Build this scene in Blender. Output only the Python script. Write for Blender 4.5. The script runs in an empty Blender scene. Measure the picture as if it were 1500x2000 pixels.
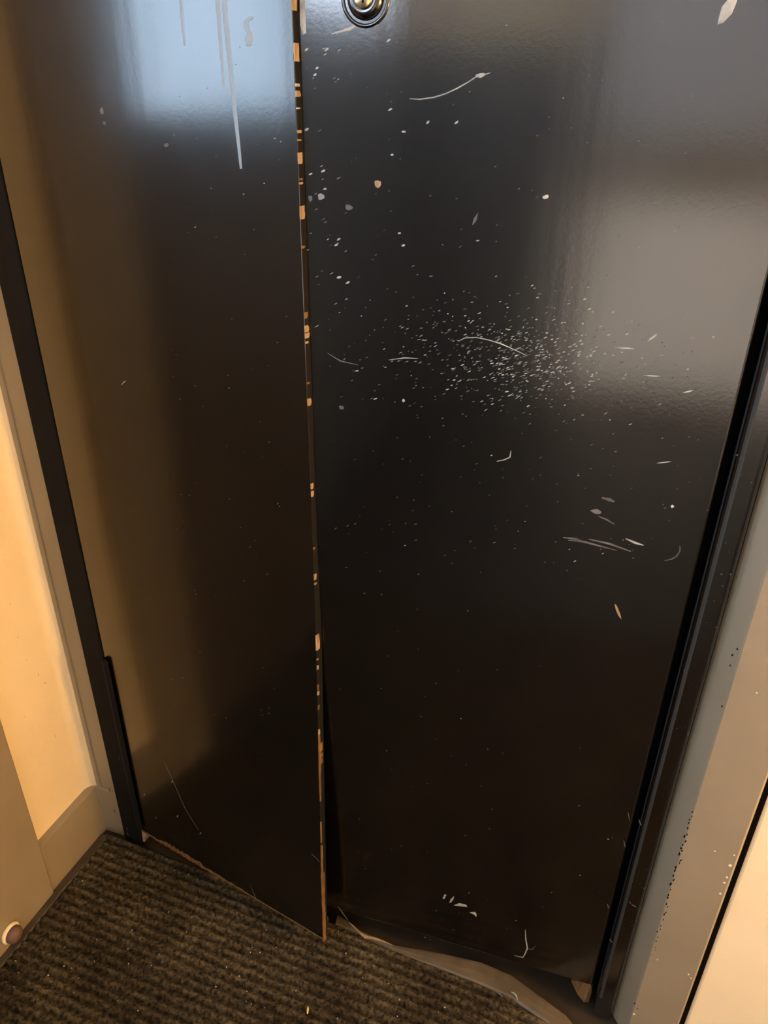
import bpy, bmesh, math, random
from mathutils import Vector, Matrix
random.seed(7)
scene = bpy.context.scene
COL = scene.collection

# ------------------------------------------------------------------ camera
CAM = Vector((0.0, -0.706, 1.2))
FPX = 1500.0
R3 = Matrix(((0.93483477, -0.18209613, 0.30483595),
             (0.35487376, 0.44965615, -0.81967918),
             (0.01218905, 0.87444288, 0.48497534)))
cd = bpy.data.cameras.new('camera')
cd.sensor_fit = 'VERTICAL'; cd.sensor_height = 24.0; cd.lens = 24.0 * FPX / 2000.0
cd.clip_start = 0.02
cam = bpy.data.objects.new('camera', cd); COL.objects.link(cam)
cam.matrix_world = Matrix.Translation(CAM) @ R3.to_4x4()
scene.camera = cam

# ------------------------------------------------------------------ world, exposure
w = bpy.data.worlds.new('world'); scene.world = w; w.use_nodes = True
w.node_tree.nodes['Background'].inputs[0].default_value = (0.62, 0.74, 0.9, 1)
w.node_tree.nodes['Background'].inputs[1].default_value = 0.6
vs = scene.view_settings
vs.view_transform = 'Standard'; vs.look = 'None'; vs.gamma = 1.0; vs.exposure = 1.8
vs.use_curve_mapping = False
LAMP_POWER = 18.0
LAMP_COL = (1.0, 0.53, 0.15)
PANE_LEFT = 2.5          # glowing pane put into the side door for cool light
PANE_BACK = 5.5          # unseen window put in for cool light and its reflection
PANE_LOW = 0.72           # added beige glow behind, reflected in the right leaf
PANE_UP = 0.24  # added dim cool glow above the beige one

# ------------------------------------------------------------------ helpers
def ray(px, py):
    return R3 @ Vector((px - 750.0, -(py - 1000.0), -FPX))
def on_z(px, py, z=0.0):
    r = ray(px, py); return CAM + r * ((z - CAM.z) / r.z)
def on_y(px, py, y=0.0):
    r = ray(px, py); return CAM + r * ((y - CAM.y) / r.y)
def on_x(px, py, x):
    r = ray(px, py); return CAM + r * ((x - CAM.x) / r.x)

def box(bm, x0, x1, y0, y1, z0, z1):
    vs_ = [bm.verts.new((x, y, z)) for x in (x0, x1) for y in (y0, y1) for z in (z0, z1)]
    for q in ((0, 1, 3, 2), (4, 6, 7, 5), (0, 4, 5, 1), (2, 3, 7, 6), (0, 2, 6, 4), (1, 5, 7, 3)):
        bm.faces.new([vs_[i] for i in q])

def extrude_z(bm, pts, z0, z1):
    """closed plan outline (counter-clockwise, x/y) raised from z0 to z1"""
    a = [bm.verts.new((p[0], p[1], z0)) for p in pts]
    b = [bm.verts.new((p[0], p[1], z1)) for p in pts]
    n = len(pts)
    for i in range(n):
        j = (i + 1) % n
        bm.faces.new((a[i], a[j], b[j], b[i]))
    bm.faces.new(b); bm.faces.new(a[::-1])

def obj(name, bm, mat, parent=None, smooth=False, bevel=0.0, seg=2):
    bmesh.ops.recalc_face_normals(bm, faces=bm.faces)
    me = bpy.data.meshes.new(name); bm.to_mesh(me); bm.free()
    if smooth:
        me.polygons.foreach_set('use_smooth', [True] * len(me.polygons))
    o = bpy.data.objects.new(name, me); COL.objects.link(o)
    o.data.materials.append(mat)
    if parent: o.parent = parent
    if bevel:
        m = o.modifiers.new('bevel', 'BEVEL'); m.width = bevel; m.segments = seg; m.limit_method = 'ANGLE'
        m.harden_normals = False
    return o

def tag(o, label, cat=None, group=None, kind=None):
    o['label'] = label
    if cat: o['category'] = cat
    if group: o['group'] = group
    if kind: o['kind'] = kind
    return o

def lathe(bm, prof, axis='y', n=40, c=(0, 0, 0)):
    rings = []
    for r, h in prof:
        ring = []
        for i in range(n):
            t = 2 * math.pi * i / n
            if axis == 'y': p = (c[0] + r * math.cos(t), c[1] + h, c[2] + r * math.sin(t))
            elif axis == 'x': p = (c[0] + h, c[1] + r * math.cos(t), c[2] + r * math.sin(t))
            else: p = (c[0] + r * math.cos(t), c[1] + r * math.sin(t), c[2] + h)
            ring.append(bm.verts.new(p))
        rings.append(ring)
    for a, b in zip(rings, rings[1:]):
        for i in range(n):
            j = (i + 1) % n
            bm.faces.new((a[i], a[j], b[j], b[i]))
    bm.faces.new(rings[0]); bm.faces.new(rings[-1][::-1])

# ------------------------------------------------------------------ materials
def mat(name, col, rough=0.5, spec=0.5, coat=0.0, coat_rough=0.05, metal=0.0, ior=1.5):
    m = bpy.data.materials.new(name); m.use_nodes = True
    b = m.node_tree.nodes['Principled BSDF']
    b.inputs['Base Color'].default_value = (*col, 1)
    b.inputs['Roughness'].default_value = rough
    b.inputs['Specular IOR Level'].default_value = spec
    b.inputs['Coat Weight'].default_value = coat
    b.inputs['Coat Roughness'].default_value = coat_rough
    b.inputs['Metallic'].default_value = metal
    b.inputs['IOR'].default_value = ior
    return m

def noise(m, scale, detail=4, stretch=(1, 1, 1), rough=0.6):
    nt = m.node_tree
    tc = nt.nodes.new('ShaderNodeTexCoord'); mp = nt.nodes.new('ShaderNodeMapping')
    mp.inputs['Scale'].default_value = stretch
    n = nt.nodes.new('ShaderNodeTexNoise')
    n.inputs['Scale'].default_value = scale; n.inputs['Detail'].default_value = detail
    n.inputs['Roughness'].default_value = rough
    nt.links.new(tc.outputs['Object'], mp.inputs[0]); nt.links.new(mp.outputs[0], n.inputs['Vector'])
    return n

def ramp(m, src, p0, c0, p1, c1):
    r = m.node_tree.nodes.new('ShaderNodeValToRGB')
    e = r.color_ramp.elements
    e[0].position = p0; e[0].color = (*c0, 1); e[1].position = p1; e[1].color = (*c1, 1)
    m.node_tree.links.new(src.outputs[0], r.inputs[0]); return r

def mix(m, fac, a, b):
    x = m.node_tree.nodes.new('ShaderNodeMix'); x.data_type = 'RGBA'
    m.node_tree.links.new(fac.outputs[0], x.inputs[0])
    m.node_tree.links.new(a.outputs[0], x.inputs[6]); m.node_tree.links.new(b.outputs[0], x.inputs[7])
    class O: outputs = [x.outputs[2]]
    return O

def bump(m, src, strength, dist=0.002, prev=None, coat=False):
    b = m.node_tree.nodes.new('ShaderNodeBump')
    b.inputs['Strength'].default_value = strength; b.inputs['Distance'].default_value = dist
    m.node_tree.links.new(src.outputs[0], b.inputs['Height'])
    if prev: m.node_tree.links.new(prev.outputs[0], b.inputs['Normal'])
    P = m.node_tree.nodes['Principled BSDF']
    m.node_tree.links.new(b.outputs[0], P.inputs['Normal'])
    if coat: m.node_tree.links.new(b.outputs[0], P.inputs['Coat Normal'])
    return b

def link(m, src, socket):
    m.node_tree.links.new(src.outputs[0], m.node_tree.nodes['Principled BSDF'].inputs[socket])

def black_paint(name, rough0=0.38, rough1=0.5, coat=1.0, coat_rough=0.14):
    m = mat(name, (0.0016, 0.0011, 0.0010), 0.3, 0.15, coat, coat_rough)
    m.node_tree.nodes['Principled BSDF'].inputs['Coat IOR'].default_value = 1.75
    n1 = noise(m, 2.6, 5, (1.6, 1.0, 0.5))
    link(m, ramp(m, n1, 0.35, (rough0,) * 3, 0.68, (rough1,) * 3), 'Roughness')
    n1b = noise(m, 3.1, 6, (1.3, 1.0, 0.6))
    link(m, ramp(m, n1b, 0.3, (coat_rough * .75,) * 3, 0.72, (coat_rough * 1.35,) * 3), 'Coat Roughness')
    n2 = noise(m, 9.0, 3, (1.5, 1.0, 0.12))          # vertical brush drag
    b1 = bump(m, n2, 0.10, 0.004, coat=True)
    n3 = noise(m, 260.0, 2)                          # fine orange peel
    bump(m, n3, 0.05, 0.0006, b1, coat=True)
    return m

M_BLACK = black_paint('black_gloss_paint')
M_BLACK1 = black_paint('hazy_black_gloss_paint', coat_rough=0.165)
M_FRAME = black_paint('black_frame_paint', 0.3, 0.4, 1.0, 0.16)
M_MATTE = mat('matte_black_seal', (0.004, 0.004, 0.005), 0.75, 0.2)
M_DARK = mat('dark_void', (0.004, 0.0035, 0.003), 0.9, 0.1)

def plaster(name, c0, c1):
    m = mat(name, c0, 0.62, 0.35)
    n = noise(m, 5.0, 6)
    link(m, ramp(m, n, 0.3, c0, 0.75, c1), 'Base Color')
    n2 = noise(m, 90.0, 4)
    b1 = bump(m, n2, 0.12, 0.002)
    n3 = noise(m, 11.0, 3)
    bump(m, n3, 0.12, 0.006, b1)
    return m
M_CREAM = plaster('cream_wall_paint', (0.80, 0.68, 0.46), (0.86, 0.745, 0.525))
M_CEIL = plaster('white_ceiling_paint', (0.78, 0.76, 0.70), (0.82, 0.80, 0.75))

M_BEIGE = mat('greige_gloss_paint', (0.30, 0.25, 0.185), 0.38, 0.5)
_n = noise(M_BEIGE, 7.0, 5)
link(M_BEIGE, ramp(M_BEIGE, _n, 0.3, (0.255, 0.210, 0.148), 0.75, (0.295, 0.248, 0.182)), 'Base Color')
_n = noise(M_BEIGE, 30.0, 3, (1, 1, 0.2)); bump(M_BEIGE, _n, 0.12, 0.002)

M_WOOD = mat('bare_wood', (0.45, 0.25, 0.10), 0.75, 0.3)
_n = noise(M_WOOD, 60.0, 5, (3, 3, 0.5))
link(M_WOOD, ramp(M_WOOD, _n, 0.32, (0.07, 0.033, 0.012), 0.68, (0.24, 0.135, 0.055)), 'Base Color')
bump(M_WOOD, _n, 0.5, 0.002)
M_WOODP = mat('pale_bare_wood', (0.7, 0.5, 0.3), 0.7, 0.3)
_n = noise(M_WOODP, 90.0, 4, (3, 3, 0.5))
link(M_WOODP, ramp(M_WOODP, _n, 0.3, (0.20, 0.13, 0.07), 0.7, (0.42, 0.31, 0.20)), 'Base Color')
M_SCR = mat('scratch_primer', (0.46, 0.46, 0.44), 0.6, 0.4)
_n = noise(M_SCR, 40.0, 3)
link(M_SCR, ramp(M_SCR, _n, 0.3, (0.16, 0.16, 0.16), 0.7, (0.52, 0.52, 0.50)), 'Base Color')
M_SCRD = mat('dull_scuff', (0.085, 0.088, 0.09), 0.55, 0.5)
_n = noise(M_SCRD, 60.0, 3)
link(M_SCRD, ramp(M_SCRD, _n, 0.3, (0.04, 0.04, 0.041), 0.7, (0.15, 0.15, 0.15)), 'Base Color')
M_SMEAR = mat('chalky_smear', (0.27, 0.30, 0.335), 0.6, 0.4)
M_SCRW = mat('pale_scratch', (0.34, 0.33, 0.30), 0.6, 0.4)

M_PILE = mat('ribbed_carpet', (0.06, 0.05, 0.03), 0.95, 0.15)
_a = noise(M_PILE, 160.0, 6, rough=0.7); _b = noise(M_PILE, 9.0, 5)
_c = mix(M_PILE, ramp(M_PILE, _b, 0.36, (0, 0, 0), 0.66, (1, 1, 1)),
         ramp(M_PILE, _a, 0.38, (0.008, 0.0055, 0.003), 0.64, (0.062, 0.045, 0.025)),
         ramp(M_PILE, _a, 0.38, (0.016, 0.012, 0.0065), 0.64, (0.150, 0.120, 0.070)))
_d = M_PILE.node_tree.nodes.new('ShaderNodeAttribute'); _d.attribute_name = 'rib'
_e = M_PILE.node_tree.nodes.new('ShaderNodeMix'); _e.data_type = 'RGBA'; _e.blend_type = 'MULTIPLY'; _e.inputs[0].default_value = 1.0
M_PILE.node_tree.links.new(_c.outputs[0], _e.inputs[6]); M_PILE.node_tree.links.new(_d.outputs['Color'], _e.inputs[7])
class _c: outputs = [_e.outputs[2]]
link(M_PILE, _c, 'Base Color')
bump(M_PILE, _a, 0.9, 0.004)
M_FIB = mat('carpet_fibre', (0.14, 0.115, 0.066), 0.9, 0.15)
_n = noise(M_FIB, 45.0, 5)
link(M_FIB, ramp(M_FIB, _n, 0.36, (0.014, 0.010, 0.005), 0.66, (0.15, 0.12, 0.07)), 'Base Color')
M_RUB = mat('rubber_edging', (0.12, 0.095, 0.065), 0.5, 0.4)
_n = noise(M_RUB, 25.0, 5)
link(M_RUB, ramp(M_RUB, _n, 0.3, (0.060, 0.046, 0.030), 0.72, (0.115, 0.090, 0.060)), 'Base Color')
bump(M_RUB, _n, 0.25, 0.002)
M_FLOOR = mat('brown_linoleum', (0.10, 0.082, 0.058), 0.45, 0.4)
_n = noise(M_FLOOR, 14.0, 6)
link(M_FLOOR, ramp(M_FLOOR, _n, 0.3, (0.018, 0.013, 0.008), 0.72, (0.036, 0.027, 0.017)), 'Base Color')
M_STEEL = mat('lock_steel', (0.10, 0.10, 0.105), 0.22, 0.5, metal=1.0)
M_BRASS = mat('worn_brass', (0.62, 0.50, 0.30), 0.25, 0.5, metal=1.0)
M_PINK = mat('dusty_pink_rubber', (0.13, 0.08, 0.07), 0.55, 0.4)

def emit(name, col, s):
    m = mat(name, (0.7, 0.7, 0.7), 0.6, 0.3)
    P = m.node_tree.nodes['Principled BSDF']
    P.inputs['Emission Color'].default_value = (*col, 1); P.inputs['Emission Strength'].default_value = s
    return m
M_GLOW_L = emit('added_daylight_glow', (0.50, 0.74, 1.0), PANE_LEFT)
M_GLOW_B = emit('added_sky_glow', (0.66, 0.80, 1.0), PANE_BACK)
M_GLOW_U = emit('added_cool_glow', (0.66, 0.80, 1.0), PANE_UP)
M_GLOW_W = emit('added_beige_glow', (1.0, 0.88, 0.74), PANE_LOW)
M_LAMP = emit('lamp_shade_glow', (1.0, 0.72, 0.38), 3.0)

# ------------------------------------------------------------------ room shell
XL = -0.815      # side wall left of the doors
XR = 1.30
YB = -2.60
ZC = 2.55
bm = bmesh.new(); box(bm, XL - 0.3, XR + 0.1, YB - 0.1, 0.35, -0.06, 0.0)
tag(obj('floor', bm, M_FLOOR), 'brown linoleum floor beneath the ribbed mat', 'floor', kind='structure')
bm = bmesh.new(); box(bm, XL - 0.3, XR + 0.1, YB - 0.1, 0.35, ZC, ZC + 0.06)
tag(obj('ceiling', bm, M_CEIL), 'plain white ceiling of the hallway', 'ceiling', kind='structure')

# left wall: pieces round the side door, with a coved corner towards the black frame
CAS0, CAS1 = -0.130, -0.27      # casing of side door
DY0, DY1 = -0.27, -0.90
bm = bmesh.new()
rc = 0.020
pts = [(XL - 0.2, CAS0 - 0.04), (XL, CAS0 - 0.04)]
for i in range(9):
    t = math.pi / 2 * i / 8
    pts.append((XL + rc - rc * math.cos(t), 0.010 - rc + rc * math.sin(t)))
pts += [(XL + rc, 0.20), (XL - 0.2, 0.20)]
extrude_z(bm, pts, 0, ZC)
box(bm, XL - 0.2, XL, DY1 - 0.0, CAS0 - 0.04, 2.06, ZC)
box(bm, XL - 0.2, XL, -1.12, DY1, 0, ZC); box(bm, XL - 0.2, XL, YB, -2.30, 0, ZC)
box(bm, XL - 0.2, XL, -2.30, -1.12, 0, 1.34); box(bm, XL - 0.2, XL, -2.30, -1.12, 2.12, ZC)
wl = tag(obj('wall_left', bm, M_CREAM), 'bright cream plaster side wall between beige casing and black frame', 'wall', kind='structure')
# tiny dents and stains on the cream wall
def prism_on(bm, P, ax, ay, nrm, pts, h=0.0003):
    """thin raised flake: outline pts (metres) in the ax/ay plane at P, proud along nrm by h"""
    lo = [bm.verts.new(P + ax * a + ay * b - nrm * 0.0004) for a, b in pts]
    hi = [bm.verts.new(P + ax * a * 0.8 + ay * b * 0.8 + nrm * h) for a, b in pts]
    n = len(pts)
    for i in range(n):
        j = (i + 1) % n
        bm.faces.new((lo[i], lo[j], hi[j], hi[i]))
    bm.faces.new(hi)
def blob(rx, ry, n=7, jit=0.3, ang=0.0):
    out = []
    for i in range(n):
        t = 2 * math.pi * i / n
        k = 1 + random.uniform(-jit, jit)
        x, y = rx * k * math.cos(t), ry * k * math.sin(t)
        out.append((x * math.cos(ang) - y * math.sin(ang), x * math.sin(ang) + y * math.cos(ang)))
    return out
X_, Y_, Z_ = Vector((1, 0, 0)), Vector((0, 1, 0)), Vector((0, 0, 1))
M_STAIN = mat('brown_stain', (0.38, 0.27, 0.15), 0.7, 0.3)
bm = bmesh.new()
for px, py, a, b in ((75, 1318, 1.3, 3), (88, 1334, 1.6, 2), (35, 1245, 1, 1.5), (108, 1438, .8, 5), (48, 1400, 1, 1.2),
                     (60, 1470, .8, 1), (20, 1180, .8, 1.4), (52, 1290, .7, 1), (130, 1370, .7, 1.1), (5, 1420, 2, 2), (145, 1515, .8, 1)):
    p = on_x(px, py, XL)
    if -0.12 < p.y < 0: prism_on(bm, p, Y_, Z_, X_, blob(a * 0.0008, b * 0.0008), 0.0002)
s = obj('wall_stains', bm, M_STAIN, wl); s['kind'] = 'stuff'

# front wall right of the doors, and the wall over the doors
XW = 0.196
ZD = 2.10
bm = bmesh.new()
box(bm, XW, XR, 0.0, 0.2, 0, ZC)
box(bm, XL + 0.01, XW, 0.006, 0.2, ZD + 0.15, ZC)
wr = tag(obj('wall_right', bm, M_CREAM, bevel=0.003), 'cream plaster wall beside the right door casing, past the black gap', 'wall', kind='structure')
bm = bmesh.new(); box(bm, XL - 0.2, XR, 0.2, 0.3, 0, ZC)
tag(obj('wall_front', bm, M_DARK), 'dark shaft wall behind the black doors', 'wall', kind='structure')
bm = bmesh.new(); box(bm, XR, XR + 0.1, YB, 0.2, 0, ZC)
tag(obj('wall_side', bm, M_CREAM), 'cream hallway wall that carries the unseen lamp', 'wall', kind='structure')

# back wall, with a made-up glazed door added for its reflection
bm = bmesh.new()
BDX0, BDX1 = -0.16, 0.82
box(bm, XL, BDX0, YB - 0.1, YB, 0, ZC)
box(bm, BDX0, BDX1, YB - 0.1, YB, 2.08, ZC)
box(bm, BDX1, XR, YB - 0.1, YB, 0, ZC)
tag(obj('wall_back', bm, M_CREAM), 'cream hallway wall with an added glowing door opposite the black doors', 'wall', kind='structure')

def glazed(name, x0, x1, z0, z1, panes, label, cat):
    bm = bmesh.new(); fw = 0.05
    box(bm, x0, x0 + fw, YB - 0.07, YB - 0.02, z0, z1); box(bm, x1 - fw, x1, YB - 0.07, YB - 0.02, z0, z1)
    zs = [z0] + [v for p in panes for v in p[:2]] + [z1]
    for a, b in zip(zs[0::2], zs[1::2]): box(bm, x0 + fw, x1 - fw, YB - 0.07, YB - 0.02, a, b)
    o = obj(name, bm, M_BEIGE); tag(o, label, cat, kind='structure')
    for a, b, m in panes:
        bm = bmesh.new(); box(bm, x0 + fw - 0.005, x1 - fw + 0.005, YB - 0.055, YB - 0.045, a - 0.005, b + 0.005)
        obj('pane', bm, m, o)
    return o
WY0, WY1, WZ0, WZ1 = -1.12, -2.30, 1.34, 2.12
bm = bmesh.new(); xa, xb = XL - 0.09, XL - 0.03
box(bm, xa, xb, WY1, WY1 + .05, WZ0, WZ1); box(bm, xa, xb, WY0 - .05, WY0, WZ0, WZ1)
box(bm, xa, xb, WY1 + .05, WY0 - .05, WZ0, WZ0 + .05); box(bm, xa, xb, WY1 + .05, WY0 - .05, WZ1 - .05, WZ1)
wn = tag(obj('unseen_window', bm, M_BEIGE), 'unseen window in the cream side wall, put in for the cool light', 'window', kind='structure')
bm = bmesh.new(); box(bm, xa + .02, xa + .03, WY1 + .045, WY0 - .045, WZ0 + .045, WZ1 - .045); obj('pane', bm, M_GLOW_B, wn)  # unseen glowing sheet, added as cool source from the left
glazed('added_door', BDX0, BDX1, 0.0, 2.08, [(0.08, 0.84, M_GLOW_W), (1.04, 1.98, M_GLOW_U)], 'made-up beige door with two glowing panes reflected in the black doors', 'door')  # added door; its glow makes the patches reflected in the right leaf

# side door in the left wall
bm = bmesh.new()
XC = XL + 0.018
box(bm, XL - 0.02, XC, CAS1, CAS0, 0.0, 2.12)
box(bm, XL - 0.02, XC, DY1 - 0.07, DY1, 0.0, 2.12)
box(bm, XL - 0.02, XC, DY1, CAS1, 2.05, 2.12)
tag(obj('trim_1', bm, M_BEIGE, bevel=0.003), 'beige painted casing of the side door on the cream wall', 'trim', kind='structure')
bm = bmesh.new(); xa, xb = XL - 0.075, XL - 0.035
box(bm, xa, xb, DY1, DY0, 0.008, 1.16); box(bm, xa, xb, DY1, DY0, 1.95, 2.05)
box(bm, xa, xb, DY0 - 0.09, DY0, 1.16, 1.95); box(bm, xa, xb, DY1, DY1 + 0.09, 1.16, 1.95)
box(bm, xb, xb + 0.008, DY1 + 0.1, DY0 - 0.1, 0.2, 0.98)
M_SIDE = mat('brown_door_paint', (0.085, 0.068, 0.050), 0.4, 0.5)
d3 = tag(obj('door_3', bm, M_SIDE, bevel=0.003), 'brown side door with an added glowing upper pane', 'door', kind='structure')
bm = bmesh.new(); box(bm, xa + 0.012, xa + 0.022, DY1 + 0.085, DY0 - 0.085, 1.155, 1.955); obj('pane', bm, M_GLOW_L, d3)  # unseen glow added for the cool light and the left leaf's reflection
bm = bmesh.new(); lathe(bm, [(0.004, 0), (0.022, 0.0), (0.022, 0.006), (0.008, 0.008), (0.008, 0.035), (0.022, 0.045), (0.024, 0.055), (0.012, 0.066), (0.002, 0.067)], 'x', 24, (xb, DY1 + 0.05, 1.02))
obj('door_knob', bm, M_BRASS, d3, True)

# unseen dado, added to turn the right leaf's reflection dark blue
M_DADO = mat('added_dado_blue_grey', (0.075, 0.095, 0.125), 0.4, 0.5)
bm = bmesh.new(); box(bm, XL - 0.01, XL + 0.012, YB, DY1 - 0.07, 0.0, 1.34)
box(bm, XL + 0.012, BDX0, YB - 0.01, YB + 0.012, 0.0, 1.34)
tag(obj('added_dado', bm, M_DADO, bevel=0.003), 'unseen blue-grey dado added beyond the side door to tint the reflections', 'trim', kind='structure')

# baseboards on the left: side piece and the short return in front of the beige strip
BZ = 0.113
bm = bmesh.new()
pts = [(XL - 0.01, CAS0), (XL + 0.013, CAS0), (XL + 0.015, 0.006), (XL + 0.0630, 0.0075), (XL + 0.0630, 0.06), (XL - 0.01, 0.06)]
extrude_z(bm, pts, 0, BZ)
bb = tag(obj('baseboard_left', bm, M_BEIGE, bevel=0.0015, seg=2), 'beige painted baseboard at the foot of the cream side wall', 'baseboard', kind='structure')
# flat greige strip between cove and black frame
bm = bmesh.new(); box(bm, XL + rc - 0.004, -0.752, 0.009, 0.12, 0.0, 2.25)
box(bm, XL + rc - 0.004, XL + rc + 0.005, 0.0068, 0.12, 0.0, 2.25)
tag(obj('trim_2', bm, M_BEIGE, bevel=0.0015), 'narrow beige strip between the cream side wall and the black frame', 'trim', kind='structure')

# right casing with chamfered inner side, and head casing
bm = bmesh.new()
pts = [(0.1045, 0.06), (0.1045, 0.014), (0.1075, 0.010), (0.1245, -0.010), (0.1265, -0.0115), (0.184, -0.0115), (0.1865, -0.009), (0.1865, 0.06)]
extrude_z(bm, pts, 0.0, ZD + 0.03)
tr = tag(obj('trim_3', bm, M_BEIGE), 'beige chamfered door casing with chipped inner edge beside the black frame', 'trim', kind='structure')
bm = bmesh.new(); box(bm, -0.752, 0.1865, -0.0115, 0.10, ZD + 0.03, ZD + 0.15)
tag(obj('trim_4', bm, M_BEIGE, bevel=0.004), 'beige head casing over the black double doors', 'trim', kind='structure')
bm = bmesh.new(); box(bm, 0.1866, 0.1962, 0.003, 0.1, 0, ZD + 0.15)
tag(obj('trim_5', bm, M_DARK), 'black gap strip between the beige casing and cream wall', 'trim', kind='structure')

# black frame
fr = bpy.data.objects.new('trim_6', None); COL.objects.link(fr); fr.location = (-0.3, 0.05, 0)
tag(fr, 'black painted frame round the double doors', 'door frame', kind='structure')
def fpart(name, bm, m=None, bevel=0.0, seg=3):
    o = obj(name, bm, m or M_FRAME, None, False, bevel, seg); o.parent = fr
    o.location = -fr.location; return o
bm = bmesh.new(); box(bm, -0.754, -0.714, 0.0, 0.10, 0.004, ZD + 0.03); fpart('jamb', bm, M_MATTE, bevel=0.003)
bm = bmesh.new(); box(bm, 0.0765, 0.1025, 0.0, 0.10, 0.004, ZD + 0.03); fpart('jamb', bm, bevel=0.0055, seg=4)
M_ARRIS_HI = mat('grey_arris_highlight', (0.030, 0.031, 0.032), 0.45, 0.5)
bm = bmesh.new(); extrude_z(bm, [(0.0760, 0.012), (0.0762, 0.0052), (0.0775, 0.0030), (0.0800, 0.0004), (0.0822, -0.0006), (0.0840, -0.0004), (0.0840, 0.012)], 0.05, ZD)  # grey strip carries the bevel's highlight in its colour
o = fpart('arris_highlight', bm, M_ARRIS_HI); o['label'] = 'grey strip painted as the highlight on the frame arris'
bm = bmesh.new(); box(bm, -0.714, 0.0765, 0.0, 0.10, ZD - 0.01, ZD + 0.03); fpart('head_rail', bm, bevel=0.003)
bm = bmesh.new(); box(bm, -0.72, -0.69, 0.046, 0.10, 0.004, ZD); fpart('door_stop', bm, M_DARK)
bm = bmesh.new(); box(bm, 0.055, 0.0775, 0.046, 0.10, 0.004, ZD); fpart('door_stop', bm, M_DARK)
# swollen lower length of the left seal
bm = bmesh.new()
pts = [(-0.7145, 0.03), (-0.7145, -0.004), (-0.709, -0.0075), (-0.7035, -0.0075), (-0.7005, -0.005), (-0.7005, 0.0)]
extrude_z(bm, [(-0.7145, -0.001), (-0.7135, -0.0065), (-0.709, -0.0085), (-0.7045, -0.0075), (-0.7025, -0.0045), (-0.7145, 0.0)], 0.06, 0.435)
o = fpart('seal_strip', bm, M_MATTE, bevel=0.002)

# ------------------------------------------------------------------ the two leaves
ANG = math.radians(-9.5)
W1 = 0.3897
T1 = 0.012
ANG2 = math.radians(3.2)
W2 = 0.4125
def leaf_mesh(x0, x1, zb0, zb1, zt, t, nx=10, nz=70):
    """door slab as a grid, so that it can take a slight warp"""
    bm = bmesh.new(); F = []; B = []
    for i in range(nx + 1):
        x = x0 + (x1 - x0) * i / nx; zb = zb0 + (zb1 - zb0) * i / nx
        zs = [zb + (zt - zb) * k / nz for k in range(nz + 1)]
        F.append([bm.verts.new((x, 0, z)) for z in zs]); B.append([bm.verts.new((x, t, z)) for z in zs])
    for i in range(nx):
        for k in range(nz):
            bm.faces.new((F[i][k], F[i + 1][k], F[i + 1][k + 1], F[i][k + 1]))
            bm.faces.new((B[i][k], B[i][k + 1], B[i + 1][k + 1], B[i + 1][k]))
        bm.faces.new((F[i][0], B[i][0], B[i + 1][0], F[i + 1][0])); bm.faces.new((F[i][nz], F[i + 1][nz], B[i + 1][nz], B[i][nz]))
    for k in range(nz):
        bm.faces.new((F[0][k], F[0][k + 1], B[0][k + 1], B[0][k])); bm.faces.new((F[nx][k], B[nx][k], B[nx][k + 1], F[nx][k + 1]))
    return bm
def warp1(x, z):
    """the left leaf kicks out at the bottom of its free edge"""
    u = min(max(z / 0.75, 0.0), 1.0); u = u * u * (3 - 2 * u); k = max(x / W1, 0.0)
    return (-0.017 * k * u, 0.036 * k * u)
def warp_mesh(o):
    for v in o.data.vertices:
        dx, dy = warp1(v.co.x, v.co.z); v.co.x += dx; v.co.y += dy
def smooth_sharp(o):
    o.data.polygons.foreach_set('use_smooth', [True] * len(o.data.polygons)); o.data.set_sharp_from_angle(angle=math.radians(35))
d1 = obj('door_1', leaf_mesh(0.0, W1, 0.047, 0.047, ZD - 0.014, T1), M_BLACK1, bevel=0.0016, seg=3)
d1.location = (-0.7125, 0.0, 0); d1.rotation_euler = (0, 0, ANG)
tag(d1, 'glossy black door leaf standing slightly ajar with worn wooden edge', 'door', kind='structure')
d2 = obj('door_2', leaf_mesh(-W2, 0.0, 0.058, 0.064, ZD - 0.014, 0.022, 2, 2), M_BLACK, bevel=0.003, seg=3)
d2.location = (0.0675, 0.004, 0); d2.rotation_euler = (0, 0, ANG2)
tag(d2, 'glossy black door leaf with round lock and many pale scratches', 'door', kind='structure')
MW1 = Matrix.Translation(d1.location) @ Matrix.Rotation(ANG, 4, 'Z')
IW1 = MW1.inverted()
def loc1(px, py):
    """pixel to leaf 1 local front plane"""
    o_ = IW1 @ CAM; r = IW1.to_3x3() @ ray(px, py)
    y = 0.0
    for _ in range(8):
        p = o_ + r * ((y - o_.y) / r.y); y = warp1(p.x, p.z)[1]
    dx, dy = warp1(p.x, p.z)
    return Vector((p.x - dx, 0.0, p.z))
def loc1_edge(px, py):
    o_ = IW1 @ CAM; r = IW1.to_3x3() @ ray(px, py)
    p = o_ + r * ((W1 - o_.x) / r.x)
    return o_ + r * ((W1 + warp1(W1, p.z)[0] - o_.x) / r.x)
MW2 = Matrix.Translation(d2.location) @ Matrix.Rotation(ANG2, 4, 'Z'); IW2 = MW2.inverted()
def loc2(px, py):
    o_ = IW2 @ CAM; r = IW2.to_3x3() @ ray(px, py)
    return o_ + r * (-o_.y / r.y)
def locf(px, py): return on_y(px, py, 0.0)
N_ = Vector((0, -1, 0))

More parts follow.
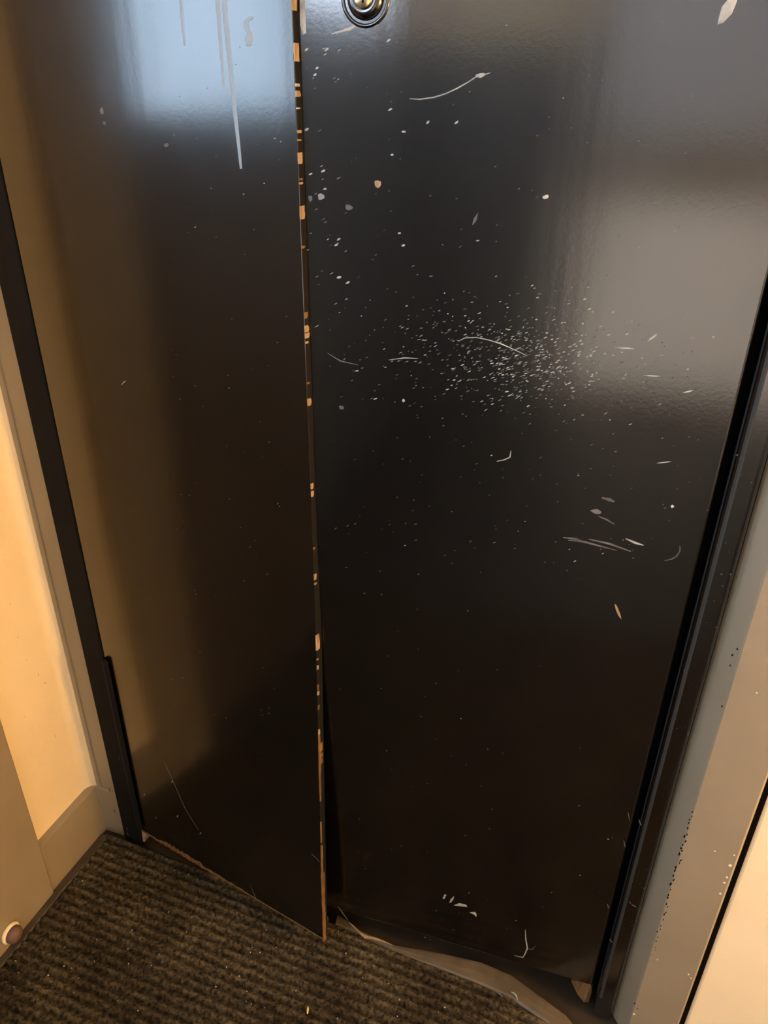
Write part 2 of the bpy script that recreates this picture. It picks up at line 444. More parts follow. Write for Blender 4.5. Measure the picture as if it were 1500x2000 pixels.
def dash(bm, where, px, py, dx, dy, wpx, h=0.00025):
    """tapered scratch from (px,py) to (px+dx,py+dy), wpx pixels wide, lying on a leaf"""
    a, b = where(px, py), where(px + dx, py + dy)
    d = b - a; L = max(d.length, 1e-5); d /= L
    s_ = Vector((-d.z, 0, d.x)); k = wpx * 0.00032
    mid = (a + b) / 2
    prism_on(bm, mid, d, s_, N_, [(-L / 2, 0), (-L / 6, -k * random.uniform(.7, 1.2)), (L / 4, -k * random.uniform(.8, 1.2)),
                                 (L / 2, random.uniform(-.3, .3) * k), (L / 5, k * random.uniform(.7, 1.2)), (-L / 5, k * random.uniform(.7, 1.1))], h)
def poly(bm, where, pts, wpx, h=0.00025):
    """scratch along a pixel polyline as one ribbon"""
    P = [where(*p) for p in pts]; n = len(P); lo = []; hi = []
    for i in range(n):
        d = (P[min(i + 1, n - 1)] - P[max(i - 1, 0)]).normalized(); s_ = Vector((-d.z, 0, d.x))
        k = wpx * 0.00042 * (0.35 if i in (0, n - 1) else random.uniform(.7, 1.2))
        lo.append((bm.verts.new(P[i] - s_ * k - N_ * 0.0004), bm.verts.new(P[i] + s_ * k - N_ * 0.0004)))
        hi.append((bm.verts.new(P[i] - s_ * k * .7 + N_ * h), bm.verts.new(P[i] + s_ * k * .7 + N_ * h)))
    for i in range(n - 1):
        bm.faces.new((hi[i][0], hi[i + 1][0], hi[i + 1][1], hi[i][1]))
        bm.faces.new((lo[i][0], lo[i + 1][0], hi[i + 1][0], hi[i][0]))
        bm.faces.new((hi[i][1], hi[i + 1][1], lo[i + 1][1], lo[i][1]))

# --- fine scratches of the right leaf
bm = bmesh.new(); bmd = bmesh.new()
for i in range(520):                                   # dense scuffed patch
    px = random.gauss(985, 150); py = random.gauss(690, 62) + (px - 985) * 0.10
    if not (640 < px < 1380): continue
    L = random.uniform(2.5, 9); t = bm if random.random() < 0.38 else bmd
    dash(t, loc2, px, py, L, -L * random.uniform(.1, .6), random.uniform(.8, 2.0))
for i in range(330):
    px = random.gauss(1050, 75); py = random.gauss(708, 36)
    L = random.uniform(2.5, 10); t = bm if random.random() < 0.42 else bmd
    dash(t, loc2, px, py, L, -L * random.uniform(.1, .5), random.uniform(.8, 2.2))
for i in range(260):                                   # thin scatter over the leaf
    px = random.uniform(640, 1380); py = random.choice((random.uniform(30, 700), random.uniform(600, 1120), random.uniform(700, 1100)))
    L = random.uniform(2, 7); t = bm if random.random() < 0.14 else bmd
    dash(t, loc2, px, py, L, -L * random.uniform(.1, .7), random.uniform(.7, 1.6))
for i in range(32):                                    # near the meeting edge
    px = random.uniform(596, 690); py = random.uniform(90, 640)
    L = random.uniform(4, 10); t = bm if random.random() < 0.45 else bmd
    dash(t, loc2, px, py, L, -L * .55, random.uniform(.7, 1.4))
for i in range(60):                                    # sparse low down
    px = random.uniform(660, 1200); py = random.uniform(1100, 1840)
    if px > 1400 - (py - 1000) * .25: continue
    L = random.uniform(2, 5); dash(bmd if random.random() < .6 else bm, loc2, px, py, L, L * random.uniform(-.5, .5), random.uniform(.8, 1.6))
for (x, y, dx, dy, w_) in ((1263, 668, 22, -17, 3), (1197, 679, 46, 2, 2.2), (1254, 733, 40, 2, 2), (1331, 768, 25, -6, 2.2), (657, 470, 9, -5, 3),
                           (652, 481, 9, -5, 3), (674, 555, 10, -6, 3), (656, 543, 12, -3, 4), (757, 217, 10, -6, 3), (783, 257, 11, 0, 3),
                           (832, 243, 7, -8, 3), (887, 243, 9, -8, 3), (762, 304, 7, -3, 3), (626, 337, 10, -6, 3.5), (594, 256, 10, -6, 3.5),
                           (602, 342, 9, -4, 2.5), (776, 456, 8, -1, 2.5), (783, 481, 9, -3, 3), (754, 82, 10, -6, 3), (615, 135, 8, -4, 3),
                           (611, 148, 8, -4, 3), (633, 100, 10, -7, 3), (594, 100, 9, -6, 3), (630, 370, 9, -2, 3), (622, 390, 8, -3, 3),
                           (1280, 905, 34, -4, 2), (1390, 660, 6, -3, 3)):
    dash(bm, loc2, x, y, dx, dy, w_)
poly(bm, loc2, [(892, 664), (896, 666), (908, 660), (930, 659), (955, 664), (980, 672), (1005, 683), (1030, 695)], 1.3)
poly(bm, loc2, [(760, 703), (790, 699), (817, 700)], 1.6)
poly(bmd, loc2, [(640, 690), (665, 705), (700, 713)], 1.8)
poly(bm, loc2, [(970, 901), (985, 898), (996, 893), (998, 880)], 1.8)
poly(bmd, loc2, [(1110, 1055), (1140, 1058), (1170, 1066), (1205, 1075)], 3)
poly(bmd, loc2, [(1150, 1053), (1190, 1062), (1232, 1077)], 3.5)
poly(bm, loc2, [(1222, 1052), (1240, 1060), (1257, 1065)], 3.5)
poly(bmd, loc2, [(1175, 972), (1190, 976), (1200, 980)], 6)
poly(bmd, loc2, [(1168, 1008), (1185, 1015), (1200, 1024)], 3)
poly(bmd, loc2, [(1105, 1050), (1125, 1053), (1142, 1059)], 4)
poly(bmd, loc2, [(1298, 1095), (1312, 1092), (1322, 1086), (1328, 1076), (1328, 1066)], 2)
poly(bm, loc2, [(1120, 1052), (1100, 1050)], 2.2)
poly(bm, loc2, [(1026, 1815), (1027, 1835), (1030, 1852), (1025, 1864), (1021, 1870), (1004, 1866)], 2.4)
poly(bmd, loc2, [(1030, 1853), (1040, 1854), (1046, 1848)], 2)
poly(bmd, loc2, [(660, 1770), (668, 1782), (680, 1798)], 2)
o = obj('scratches', bm, M_SCR, d2); tag(o, 'pale scratches in the black paint', kind='stuff')
o = obj('scuffs', bmd, M_SCRD, d2); tag(o, 'dull grey scuffs in the black paint', kind='stuff')

# --- larger single marks of the right leaf
def mark(parent, where, px, py, rx, ry, m, ang=0.0, name='paint_chip', n=8, jit=.25):
    b = bmesh.new(); prism_on(b, where(px, py), X_, Z_, N_, blob(rx * .00048, ry * .00048, n, jit, ang), 0.0004)
    return obj(name, b, m, parent)
mark(d2, loc2, 738, 360, 8, 7, M_WOODP)
mark(d2, loc2, 1065, 385, 6, 4, M_SCR, .4)
mark(d2, loc2, 627, 384, 8, 6, M_SCR, .2)
mark(d2, loc2, 681, 405, 9, 6, M_SCRD)
mark(d2, loc2, 606, 388, 5, 7, M_SCRD)
mark(d2, loc2, 1165, 999, 12, 7, M_SCRD)
mark(d2, loc2, 1313, 989, 4, 4, M_SCR)
mark(d2, loc2, 1420, 20, 9, 24, M_SCR, -.5)
mark(d2, loc2, 788, 782, 4, 4, M_SCR)
mark(d2, loc2, 667, 796, 6, 5, M_SCRD)
mark(d2, loc2, 928, 428, 3, 12, M_SCRD, -.4)
def chip_poly(parent, where, pts, m, name='paint_chip', h=.0004):
    P = [where(*p) for p in pts]; c = sum(P, Vector()) / len(P)
    b = bmesh.new(); prism_on(b, c, X_, Z_, N_, [((p - c).x * 1.1, (p - c).z * 1.1) for p in P], h)
    return obj(name, b, m, parent)
chip_poly(d2, loc2, [(1200, 1179), (1204, 1182), (1210, 1195), (1214, 1210), (1208, 1203), (1203, 1192)], M_WOODP)
chip_poly(d2, loc2, [(886, 1768), (897, 1764), (910, 1767), (913, 1771), (900, 1770)], M_SCRW)
chip_poly(d2, loc2, [(917, 1782), (928, 1781), (931, 1786), (930, 1791), (926, 1786)], M_SCRW)
chip_poly(d2, loc2, [(877, 1764), (880, 1756), (887, 1750), (886, 1756), (881, 1763)], M_SCR)
chip_poly(d2, loc2, [(864, 1755), (868, 1747), (872, 1747), (868, 1756)], M_SCR)
b = bmesh.new(); poly(b, loc2, [(648, 66), (670, 60), (683, 56), (690, 52), (697, 48)], 3.2); obj('scratch', b, M_SCRW, d2)
b = bmesh.new(); dash(b, loc2, 727, 51, 12, -6, 4); obj('scratch', b, M_SCRW, d2)
b = bmesh.new(); poly(b, loc2, [(800, 193), (820, 194), (848, 190), (870, 183), (892, 173), (915, 160), (930, 150), (945, 146), (958, 142)], 1.6); obj('scratch', b, M_SCR, d2)
mark(d2, loc2, 938, 147, 9, 4, M_SCR, .3)
# whitened worn corner of the right leaf beside the gap
b = bmesh.new()
P = [loc2(584, -60), loc2(595, -60), loc2(596, 20), loc2(598, 66), loc2(591, 69), loc2(586, 50)]
c = sum(P, Vector()) / 6
prism_on(b, c, X_, Z_, N_, [((p - c).x * 1.1, (p - c).z * 1.1) for p in P], .0003); obj('worn_corner', b, M_SCR, d2)

# --- left leaf: edge chips showing bare wood
def edge_chip(y0, y1, f0=0.0, f1=1.0, m=None, front=0.0012):
    """bare wood on the free edge between two heights (pixel rows); f0..f1 across the leaf thickness"""
    xg = lambda y: 568 + (y / 1830.0) * 62 + 8
    z1, z0 = loc1_edge(xg(y0), y0).z, loc1_edge(xg(y1), y1).z
    b = bmesh.new(); n = max(3, int((z1 - z0) / 0.006)); L = []
    for i in range(n + 1):
        z = z0 + (z1 - z0) * i / n; e = random.uniform(.55, .9) if i in (0, n) else random.uniform(.75, 1.0)
        ya = T1 * (f0 + (1 - e) * (f1 - f0) * .3) ; yb = T1 * (f0 + (f1 - f0) * e)
        ff = .5 * front * e * random.uniform(.5, 1.1)
        L.append([b.verts.new((W1 - ff - .0006, -0.0003, z)), b.verts.new((W1 + .0003, ya - .0003 if f0 == 0 else ya, z)),
                  b.verts.new((W1 + .0004, yb, z)), b.verts.new((W1 - .002, yb, z)), b.verts.new((W1 - ff - .0006, .002, z))])
    for p, q in zip(L, L[1:]):
        for i in range(5):
            j = (i + 1) % 5; b.faces.new((p[i], p[j], q[j], q[i]))
    b.faces.new(L[0]); b.faces.new(L[-1][::-1])
    return obj('bare_wood_chip', b, m or M_WOOD, d1)
for (y0, y1, f0, f1, m, fr_) in ((-40, 21, 0, .5, M_WOODP, .004), (84, 120, 0, .55, M_WOODP, .002), (163, 169, 0, .5, M_SCRW, .002), (177, 189, 0, .55, M_WOODP, .003),
                            (210, 213, 0, .4, M_SCR, .001), (254, 260, 0, .45, M_WOODP, .001), (272, 275, 0, .4, M_WOODP, .001), (298, 320, 0, .5, M_WOODP, .0015),
                            (348, 352, 0, .4, M_WOOD, .001), (356, 360, 0, .4, M_WOODP, .001), (402, 428, 0, .55, M_WOODP, .002), (480, 485, 0, .4, M_WOOD, .001),
                            (610, 622, 0, .45, M_WOOD, .001), (636, 649, 0, .5, M_WOODP, .001), (651, 661, .1, .6, M_WOODP, .001), (667, 671, 0, .4, M_WOODP, .001),
                            (747, 750, 0, .35, M_WOOD, .0006), (779, 793, 0, .55, M_WOODP, .001), (945, 956, 0, .35, M_WOODP, .0006), (960, 971, 0, .35, M_WOODP, .0006),
                            (1070, 1074, 0, .3, M_WOOD, .0006), (1122, 1133, 0, .35, M_WOODP, .002), (1139, 1143, 0, .3, M_WOODP, .0006), (1240, 1270, 0, .65, M_WOODP, .002),
                            (1286, 1289, 0, .25, M_WOODP, .0006), (1299, 1307, 0, .25, M_WOODP, .0006), (1336, 1347, 0, .22, M_WOOD, .0006), (1349, 1356, 0, .3, M_WOODP, .0006),
                            (1376, 1384, 0, .25, M_WOOD, .0006), (1422, 1432, 0, .25, M_WOODP, .0006), (1432, 1545, 0, .3, M_WOOD, .0015), (1452, 1468, .45, .75, M_WOOD, 0),
                            (1472, 1480, .4, .7, M_WOOD, 0), (1482, 1492, .38, .68, M_WOOD, 0), (1545, 1560, 0, .2, M_WOOD, .0006), (1600, 1640, 0, .22, M_WOOD, .0004),
                            (1645, 1700, 0, .35, M_WOOD, .001), (1700, 1832, 0, .62, M_WOOD, .0018)):
    edge_chip(y0, y1, f0, f1, m, fr_)

# frayed bottom edge
b = bmesh.new(); L = []; n = 90
for i in range(n + 1):
    u = i / n; x = 0.004 + u * (W1 - 0.006); zb = 0.047
    k = 0.0050 if u < .12 else (0.015 if u < .36 else (0.006 if u < .6 else 0.0022))
    h = k * random.uniform(.45, 1.15); dn = random.uniform(0, .0035) if .08 < u < .45 else random.uniform(0, .0008)
    L.append([b.verts.new((x, -0.0006, zb - dn)), b.verts.new((x, -0.0005, zb + h * .6)), b.verts.new((x, 0.0012, zb + h)), b.verts.new((x, 0.010, zb + .001)), b.verts.new((x, 0.006, zb - dn))])
for p, q in zip(L, L[1:]):
    for i in range(5):
        j = (i + 1) % 5; b.faces.new((p[i], p[j], q[j], q[i]))
b.faces.new(L[0]); b.faces.new(L[-1][::-1])
o = obj('frayed_bottom_edge', b, M_WOOD, d1); o['label'] = 'splintered bare wood along the bottom edge'

# left leaf scratches
bm = bmesh.new(); bmd = bmesh.new()
for i in range(70):
    px = random.uniform(330, 560); py = random.uniform(60, 1500)
    L = random.uniform(2, 5); dash(bmd if random.random() < .75 else bm, loc1, px, py, L, -L * random.uniform(0, .7), random.uniform(.7, 1.3))
poly(bmd, loc1, [(322, 1490), (340, 1530), (362, 1580), (388, 1622)], 1.5)
poly(bmd, loc1, [(488, 1728), (496, 1745), (502, 1760)], 1.8)
poly(bmd, loc1, [(608, 1668), (618, 1676), (624, 1684)], 1.5)
poly(bm, loc1, [(237, 752), (241, 747), (246, 744)], 1.6)
for x, y in ((335, 1529), (390, 1630), (327, 1690), (280, 1555), (303, 1600), (345, 1597)): dash(bm, loc1, x, y, 3, -5, 2.2)
o = obj('scratches', bm, M_SCR, d1); tag(o, 'pale scratches in the black paint', kind='stuff')
o = obj('scuffs', bmd, M_SCRD, d1); tag(o, 'dull grey scuffs in the black paint', kind='stuff')
mark(d1, loc1, 198, 216, 5, 8, M_SCRD); mark(d1, loc1, 203, 240, 5, 5, M_SCRD); mark(d1, loc1, 324, 283, 7, 4, M_SCRD, .5)
# paint runs near the top of the left leaf
def paint_run(pts, w0):
    P = [loc1(*p) for p in pts]; b = bmesh.new(); L = []
    for i, p in enumerate(P):
        u = i / (len(P) - 1); k = w0 * .00048 * (1 - .45 * u); hh = .0006 * (1 - .5 * u)
        L.append([b.verts.new(p + X_ * (k * t) + N_ * (hh * (1 - t * t) - .0002)) for t in (-1, -.6, -.2, .2, .6, 1)])
    for p, q in zip(L, L[1:]):
        for i in range(5): b.faces.new((p[i], p[i + 1], q[i + 1], q[i]))
    return obj('paint_run', b, M_SMEAR, d1, True)
paint_run([(432, -60), (440, 40), (449, 130), (458, 220), (466, 290), (470, 330)], 9)
paint_run([(420, -60), (428, 60), (436, 170)], 8)
paint_run([(350, -60), (355, 40), (360, 90)], 7)
chip_poly(d1, loc1, [(474, 42), (480, 34), (494, 29), (495, 33), (484, 40), (486, 55), (494, 68), (492, 90), (480, 92), (476, 76), (482, 66), (475, 55)], M_SMEAR, 'smear', .0003)

# left leaf pieces follow its warp
for o in [d1] + list(d1.children): warp_mesh(o)
smooth_sharp(d1)
d1.data.materials.append(M_MATTE)
for p_ in d1.data.polygons:
    if abs(p_.normal.y) < 0.5: p_.material_index = 1

# --- lock on the right leaf
lc = loc2(714, -4)
bm = bmesh.new()
lathe(bm, [(0.0210, 0.001), (0.0208, -0.0006), (0.0192, -0.0016), (0.0180, -0.0010), (0.0172, 0.0012), (0.0160, 0.0045), (0.010, 0.0048), (0.001, 0.0048)], 'y', 56, (0, 0, 0))
lk = obj('lock_cylinder', bm, M_BLACK, d2, True); lk.location = (lc.x, 0, lc.z)
bm = bmesh.new()
lathe(bm, [(0.0158, 0.005), (0.0156, -0.0005), (0.0135, -0.0045), (0.0095, -0.0060), (0.0080, -0.0050), (0.001, -0.0050)], 'y', 48, (0, 0, 0))
k = obj('lock_guard', bm, M_STEEL, lk, True); k['label'] = 'dark shiny metal guard ring of the lock'
bm = bmesh.new(); lathe(bm, [(0.0078, 0.0), (0.0078, -0.0066), (0.0070, -0.0072), (0.0005, -0.0072)], 'y', 32, (0, 0, 0)); obj('lock_plug', bm, M_BRASS, lk, True)
bm = bmesh.new(); box(bm, -0.0008, 0.0008, -0.0076, -0.004, -0.004, 0.004); obj('keyhole', bm, M_DARK, lk)

# bare wood feet of the frame and marks on it
b = bmesh.new()
P = [(256, 1629), (262, 1617), (270, 1610), (278, 1613), (288, 1625), (285, 1642), (272, 1643), (262, 1637)]
Q = [on_y(x, y, 0.004) for x, y in P]; c = sum(Q, Vector()) / len(Q)
lo = [b.verts.new(q + Y_ * .03) for q in Q]; hi = [b.verts.new(q - Y_ * random.uniform(0, .003)) for q in Q]
for i in range(8):
    j = (i + 1) % 8; b.faces.new((lo[i], lo[j], hi[j], hi[i]))
b.faces.new(hi); b.faces.new(lo[::-1])
o = fpart('bare_wood_foot', b, M_WOODP); o['label'] = 'raw broken wood at the foot of the frame'
b = bmesh.new()
P = [(1116, 1913), (1135, 1911), (1153, 1914), (1156, 1935), (1150, 1955), (1140, 1956), (1128, 1940)]
Q = [on_y(x, y, 0.014) for x, y in P]
lo = [b.verts.new(q + Y_ * .03) for q in Q]; hi = [b.verts.new(q - Y_ * random.uniform(0, .003)) for q in Q]
for i in range(7):
    j = (i + 1) % 7; b.faces.new((lo[i], lo[j], hi[j], hi[i]))
b.faces.new(hi); b.faces.new(lo[::-1])
o = fpart('bare_wood_foot', b, M_WOOD)
bm = bmesh.new()
for (x, y, dx, dy, w_) in ((1247, 1600, 6, 14, 2), (1232, 1766, 12, 6, 3.5), (1228, 1760, 5, 6, 2), (1190, 1834, 6, 7, 3), (1226, 1585, 4, 20, 1.4), (1218, 1640, 3, 16, 1.4), (1186, 1765, 3, 10, 2.5),
                           (1406, 1122, 6, -1, 3), (1415, 1060, 4, 0, 2), (1425, 1122, 4, 0, 3), (1410, 1145, 3, -1, 3), (1335, 1310, 3, 0, 2.4), (1437, 890, 5, -2, 2.6), (1465, 943, 5, -1, 2.4),
                           (213, 1538, 2, 10, 4), (222, 1580, 2, 8, 4), (246, 1614, 4, 8, 4), (234, 1622, 4, 10, 5), (236, 1637, 3, 8, 3), (232, 1478, 2, 6, 2), (243, 1455, 2, 6, 2.4), (248, 1625, 3, 8, 3)):
    dash(bm, locf, x, y, dx, dy, w_)
for i in range(40):
    y = random.uniform(900, 1950); x = 1437 - (y - 1000) * .262 + random.uniform(-18, 20); dash(bm, locf, x, y, 2, random.uniform(-2, 2), random.uniform(.6, 1.2))
o = fpart('scratches', bm, M_SCRD); tag(o, 'small grey scratches in the black frame', kind='stuff')

# chips along the casing
bm = bmesh.new()
for i in range(34):
    t = i / 33; y = 1585 + t * 280 + random.uniform(-3, 3); x = 1352 - t * 78 + random.uniform(-2, 4)
    p = on_y(x, y, -0.0113); k = .0007 + .0007 * math.sin(math.pi * t)
    prism_on(bm, p, X_, Z_, N_, blob(k * random.uniform(.6, 1.1), k * random.uniform(1, 2.6), 6, .3, random.uniform(-.4, .2)), .0003)
for x, y in ((1426, 1300), (1430, 1280), (1410, 1380), (1440, 1268), (1330, 1657), (1240, 1960), (1245, 1970)):
    p = on_y(x, y, -0.0113); prism_on(bm, p, X_, Z_, N_, blob(.0010, .0014, 6), .0003)
o = obj('dark_chips', bm, M_DARK, tr); tag(o, 'dark chips along the casing edge', kind='stuff')
bm = bmesh.new()
for x, y, r_ in ((1426, 1690, 2.6), (1420, 1713, 1.8), (1415, 1724, 1.6), (1407, 1745, 1.8), (1284, 1874, 1.0), (1345, 1903, 1.6), (1350, 1910, 1.2), (1238, 1980, 2), (1434, 1670, 1.2), (1396, 1662, 1.0), (1330, 1664, .8), (1478, 1353, 1.2)):
    p = on_y(x, y, -0.0113); prism_on(bm, p, X_, Z_, N_, blob(.0009 * r_, .001 * r_, 7), .0006)
o = obj('cream_drips', bm, M_CREAM, tr); tag(o, 'small cream paint spots on the casing', kind='stuff')

# ------------------------------------------------------------------ ribbed mat
MZ = 0.012
mat_root = bpy.data.objects.new('ribbed_doormat', None); COL.objects.link(mat_root); mat_root.location = (-0.35, -0.5, 0)
tag(mat_root, 'dark brown ribbed carpet mat with rubber edging in front of the black doors', 'doormat')
def mpart(name, bm, m, smooth=False):
    o = obj(name, bm, m, mat_root, smooth); o.location = -mat_root.location; return o
XM0 = -0.783
edge = [on_z(x, y, MZ) for x, y in ((640, 1800), (690, 1818), (767, 1856), (860, 1893), (940, 1925), (1000, 1952), (1070, 2000))]
def front_y(x):
    """where the ribbed pile ends towards the doors"""
    if x < edge[0].x: return -0.006
    for a, b in zip(edge, edge[1:]):
        if a.x <= x <= b.x:
            return a.y + (b.y - a.y) * (x - a.x) / (b.x - a.x)
    a, b = edge[-2], edge[-1]
    return max(-0.20, b.y + (b.y - a.y) / (b.x - a.x) * (x - b.x) * .6)
import mathutils
def mat_h(x, y):
    n = mathutils.noise.noise(Vector((x * 60, y * 60, 1.3)))
    n2 = mathutils.noise.noise(Vector((x * 170, y * 170, 5.1)))
    big = mathutils.noise.noise(Vector((x * 6, y * 6, 2.2)))
    rib = math.sin(2 * math.pi * (y + 0.0018 * n) / 0.0150)
    return MZ + 0.0025 * rib * (0.75 + 0.6 * n) + 0.0013 * n + 0.0009 * n2 + 0.0022 * big
bm = bmesh.new()
NX, NY = 330, 300
YM1 = -0.95
grid = []
for i in range(NX + 1):
    x = XM0 + (0.30 - XM0) * i / NX
    yf = front_y(x); col = []
    for j in range(NY + 1):
        u = j / NY; y = yf + (YM1 - yf) * (u ** 1.25)
        col.append(bm.verts.new((x, y, mat_h(x, y) if 0 < j < NY and 0 < i < NX else 0.003)))
    grid.append(col)
for i in range(NX):
    for j in range(NY):
        bm.faces.new((grid[i][j], grid[i][j + 1], grid[i + 1][j + 1], grid[i + 1][j]))
mo = mpart('ribbed_carpet', bm, M_PILE, True)
ca = mo.data.color_attributes.new('rib', 'FLOAT_COLOR', 'POINT')      # valley shade and paler crest fibre put into the colour
for i_, v in enumerate(mo.data.vertices):
    rb = 0.5 + 0.5 * math.sin(2 * math.pi * (v.co.y + 0.0018 * mathutils.noise.noise(Vector((v.co.x * 60, v.co.y * 60, 1.3)))) / 0.0150)
    k = 0.5 + 0.75 * rb; ca.data[i_].color = (k, k, k, 1)
# loose pile fibres standing on the ribs
bm = bmesh.new()
for i in range(26000):
    x = random.uniform(XM0 + .004, 0.12); y = -0.008 - 0.42 * random.random() ** 1.2
    if y > front_y(x) - .003: continue
    z = mat_h(x, y) - .0006
    if random.random() > (z - MZ + .006) / .008: continue
    a = random.uniform(0, 6.283); l = random.uniform(.0012, .0032); t = random.uniform(.2, 1.2); wd = random.uniform(.00018, .0004)
    dx, dy = math.cos(a), math.sin(a)
    p = Vector((x, y, z)); q = p + Vector((dx * math.sin(t) * l, dy * math.sin(t) * l, math.cos(t) * l)); s_ = Vector((-dy, dx, 0)) * wd
    bm.faces.new((bm.verts.new(p - s_), bm.verts.new(p + s_), bm.verts.new(q)))
o = mpart('pile_fibres', bm, M_FIB); o['kind'] = 'stuff'
# rubber edging: along the side wall and curling up before the right leaf
def ribbon(name, inner, outer, zi, zo, m, bulge=.003):
    bm = bmesh.new(); L = []
    for k_, (a, b_) in enumerate(zip(inner, outer)):
        row = []
        za, zb = (zi[k_], zo[k_]) if isinstance(zi, list) else (zi, zo)
        for t in (0, .12, .5, .88, 1):
            z = za + (zb - za) * t + bulge * (1 - (2 * t - 1) ** 2) + (0.0012 if t == .12 else 0)
            row.append(bm.verts.new((a.x + (b_.x - a.x) * t, a.y + (b_.y - a.y) * t, z)))
        row.append(bm.verts.new((b_.x, b_.y, 0.0005))); row.append(bm.verts.new((a.x, a.y, 0.0005)))
        L.append(row)
    for p, q in zip(L, L[1:]):
        for i in range(7):
            j = (i + 1) % 7; bm.faces.new((p[i], p[j], q[j], q[i]))
    bm.faces.new(L[0]); bm.faces.new(L[-1][::-1])
    return mpart(name, bm, m, False)
inn = []; out = []
for k_ in range(40):
    y = -0.008 - k_ * 0.024
    wv = .0025 * math.sin(k_ * .9) + .0015 * math.sin(k_ * 2.3)
    inn.append(Vector((XM0 + .003 + wv * .5, y, 0))); out.append(Vector((XL + .0135, y, 0)))
ribbon('rubber_edging', inn, out, 0.0115, 0.004, M_RUB, .001)
E0 = [(655, 1806), (690, 1820), (767, 1858), (860, 1893), (940, 1925), (1000, 1952), (1070, 2000)]
E1 = [(660, 1786), (705, 1818), (770, 1846), (860, 1862), (940, 1880), (1000, 1906), (1105, 1983)]
inn = [on_z(x, y, MZ) for x, y in E0]; zo = [.012, .013, .014, .014, .013, .013, .012]
out = [on_z(x, y, z) for (x, y), z in zip(E1, zo)]
inn.append(inn[-1] + Vector((.12, -.085, 0))); out.append(out[-1] + Vector((.12, -.085, 0))); zo.append(.012)
ribbon('rubber_edging', inn, out, [MZ] * 8, zo, M_RUB, .002)
bm = bmesh.new(); L = []
for (x, y), w_ in (((682, 1801), .4), ((692, 1811), 1), ((703, 1822), 1.1), ((712, 1829), 1.8), ((735, 1834), 1.6), ((752, 1840), 1.0), ((766, 1846), .4)):
    p = on_z(x, y, .0145); L.append([bm.verts.new(p + Vector((0, -.0011 * w_, -.003))), bm.verts.new(p + Vector((0, -.0011 * w_, .0006))), bm.verts.new(p + Vector((0, .0011 * w_, .0006))), bm.verts.new(p + Vector((0, .0011 * w_, -.003)))])
for p, q in zip(L, L[1:]):
    for i in range(4):
        j = (i + 1) % 4; bm.faces.new((p[i], p[j], q[j], q[i]))
bm.faces.new(L[0]); bm.faces.new(L[-1][::-1])
o = mpart('torn_edge', bm, M_WOODP); o['label'] = 'pale torn lip of the rubber edging'

# dirt on the mat
bm = bmesh.new()
for i in range(150):
    x = random.uniform(XM0 + .01, 0.05); y = random.uniform(-.40, -.02)
    if y > front_y(x) - .004: continue
    p = Vector((x, y, mat_h(x, y) + .0012)); r_ = random.uniform(.0004, .0011)
    bmesh.ops.create_icosphere(bm, subdivisions=1, radius=r_, matrix=Matrix.Translation(p) @ Matrix.Diagonal((random.uniform(.7, 1.8), random.uniform(.7, 1.8), .7, 1)))
tag(mpart('lint_crumbs', bm, M_SCR), 'pale lint and crumbs caught in the pile', kind='stuff')
def loose(name, px, py, L_, wd, ang, m, label, cat, bend=.0):
    p = on_z(px, py, MZ + .004); bm = bmesh.new(); n = 8; R_ = []
    for i in range(n + 1):
        u = i / n; k = wd * (.35 + .65 * math.sin(math.pi * min(max(u, .08), .92)))
        cx = (u - .5) * L_; cy = bend * math.sin(math.pi * u)
        R_.append([bm.verts.new((cx, cy + k * math.cos(t), .8 * k * math.sin(t))) for t in [2 * math.pi * q / 8 for q in range(8)]])
    for a, b_ in zip(R_, R_[1:]):
        for i in range(8):
            j = (i + 1) % 8; bm.faces.new((a[i], a[j], b_[j], b_[i]))
    bm.faces.new(R_[0]); bm.faces.new(R_[-1][::-1])
    o = obj(name, bm, m, None, True); o.location = p; o.rotation_euler = (0, 0, ang); tag(o, label, cat); return o
M_STRAW = mat('yellow_straw', (0.75, 0.55, 0.22), 0.6, 0.3)
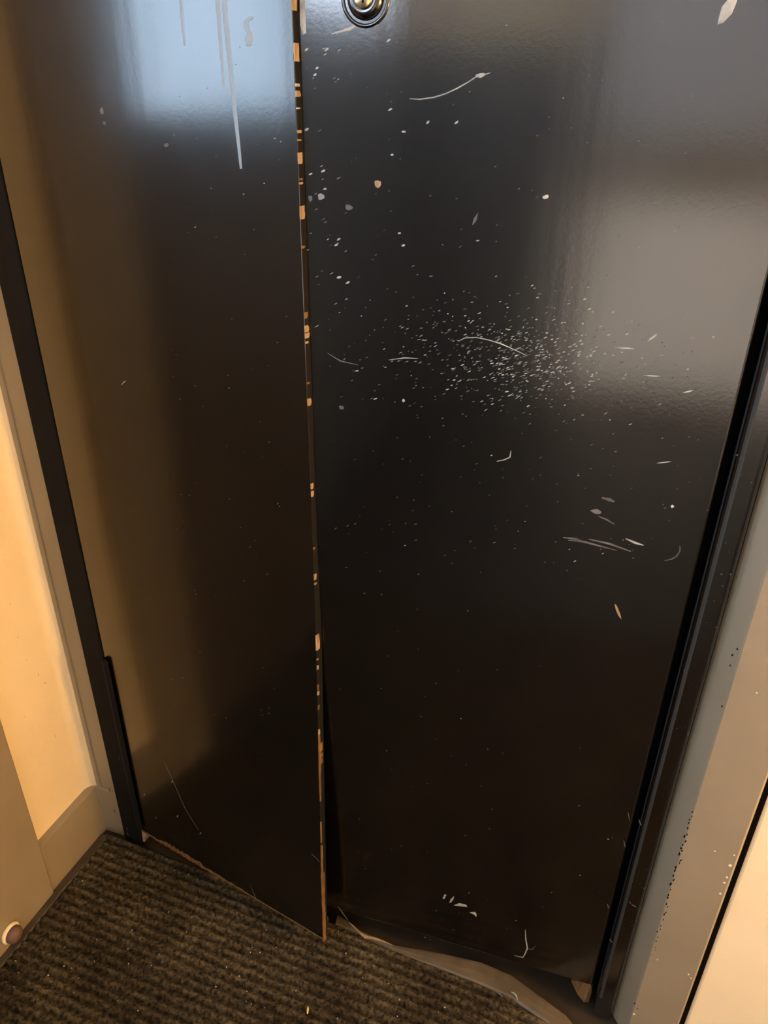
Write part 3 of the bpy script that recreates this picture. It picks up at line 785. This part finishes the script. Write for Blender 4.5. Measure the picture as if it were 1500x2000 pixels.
loose('straw_splinter', 601, 1973, .0105, .0016, math.radians(112), M_STRAW, 'tiny yellow straw splinter lying on the ribbed mat', 'splinter')
loose('lint_curl', 1004, 1945, .014, .0016, math.radians(-35), M_SCR, 'pale lint curl on the mat edge below the right door leaf', 'lint', .003)
loose('lint_curl', 975, 1942, .011, .0013, math.radians(-20), M_SCRD, 'greyish lint flake beside the pale curl on the mat edge', 'lint', .001)

# small door stop against the foot of the side casing
p = on_z(-12, 1815, .02)
ds = bpy.data.objects.new('door_stop', None); COL.objects.link(ds); ds.location = (XC + .0005, p.y, 0.032)
tag(ds, 'small dusty pink rubber stop on a cream base at the casing foot', 'door stop')
bm = bmesh.new(); lathe(bm, [(.001, 0), (.0165, 0), (.017, .003), (.0155, .006), (.010, .0065), (.001, .0065)], 'x', 32); obj('stop_base', bm, M_CREAM, ds, True)
bm = bmesh.new(); lathe(bm, [(.001, .004), (.0135, .004), (.014, .010), (.0120, .015), (.007, .0185), (.001, .0195)], 'x', 32); obj('rubber_bumper', bm, M_PINK, ds, True)

# ------------------------------------------------------------------ lamp out of view, put in for the warm light
lamp = bpy.data.objects.new('unseen_lamp', None); COL.objects.link(lamp); lamp.location = (XR, -0.20, 0.92)
tag(lamp, 'unseen warm lamp on the hallway wall, put in for the warm light', 'lamp')
bm = bmesh.new(); lathe(bm, [(.001, 0), (.05, 0), (.05, -.012), (.012, -.02), (.012, -.09), (.001, -.09)], 'x', 28); obj('wall_plate', bm, M_BRASS, lamp, True)
bm = bmesh.new(); lathe(bm, [(.02, .07), (.035, .06), (.055, .02), (.06, -.02), (.045, -.06), (.02, -.075)], 'z', 32, (-.12, 0, 0)); obj('lamp_shade', bm, M_LAMP, lamp, True)
ld = bpy.data.lights.new('lamp_light', 'POINT'); ld.energy = LAMP_POWER; ld.color = LAMP_COL; ld.shadow_soft_size = 0.06
lo_ = bpy.data.objects.new('lamp_light', ld); COL.objects.link(lo_); lo_.parent = lamp; lo_.location = (-.21, 0, 0)
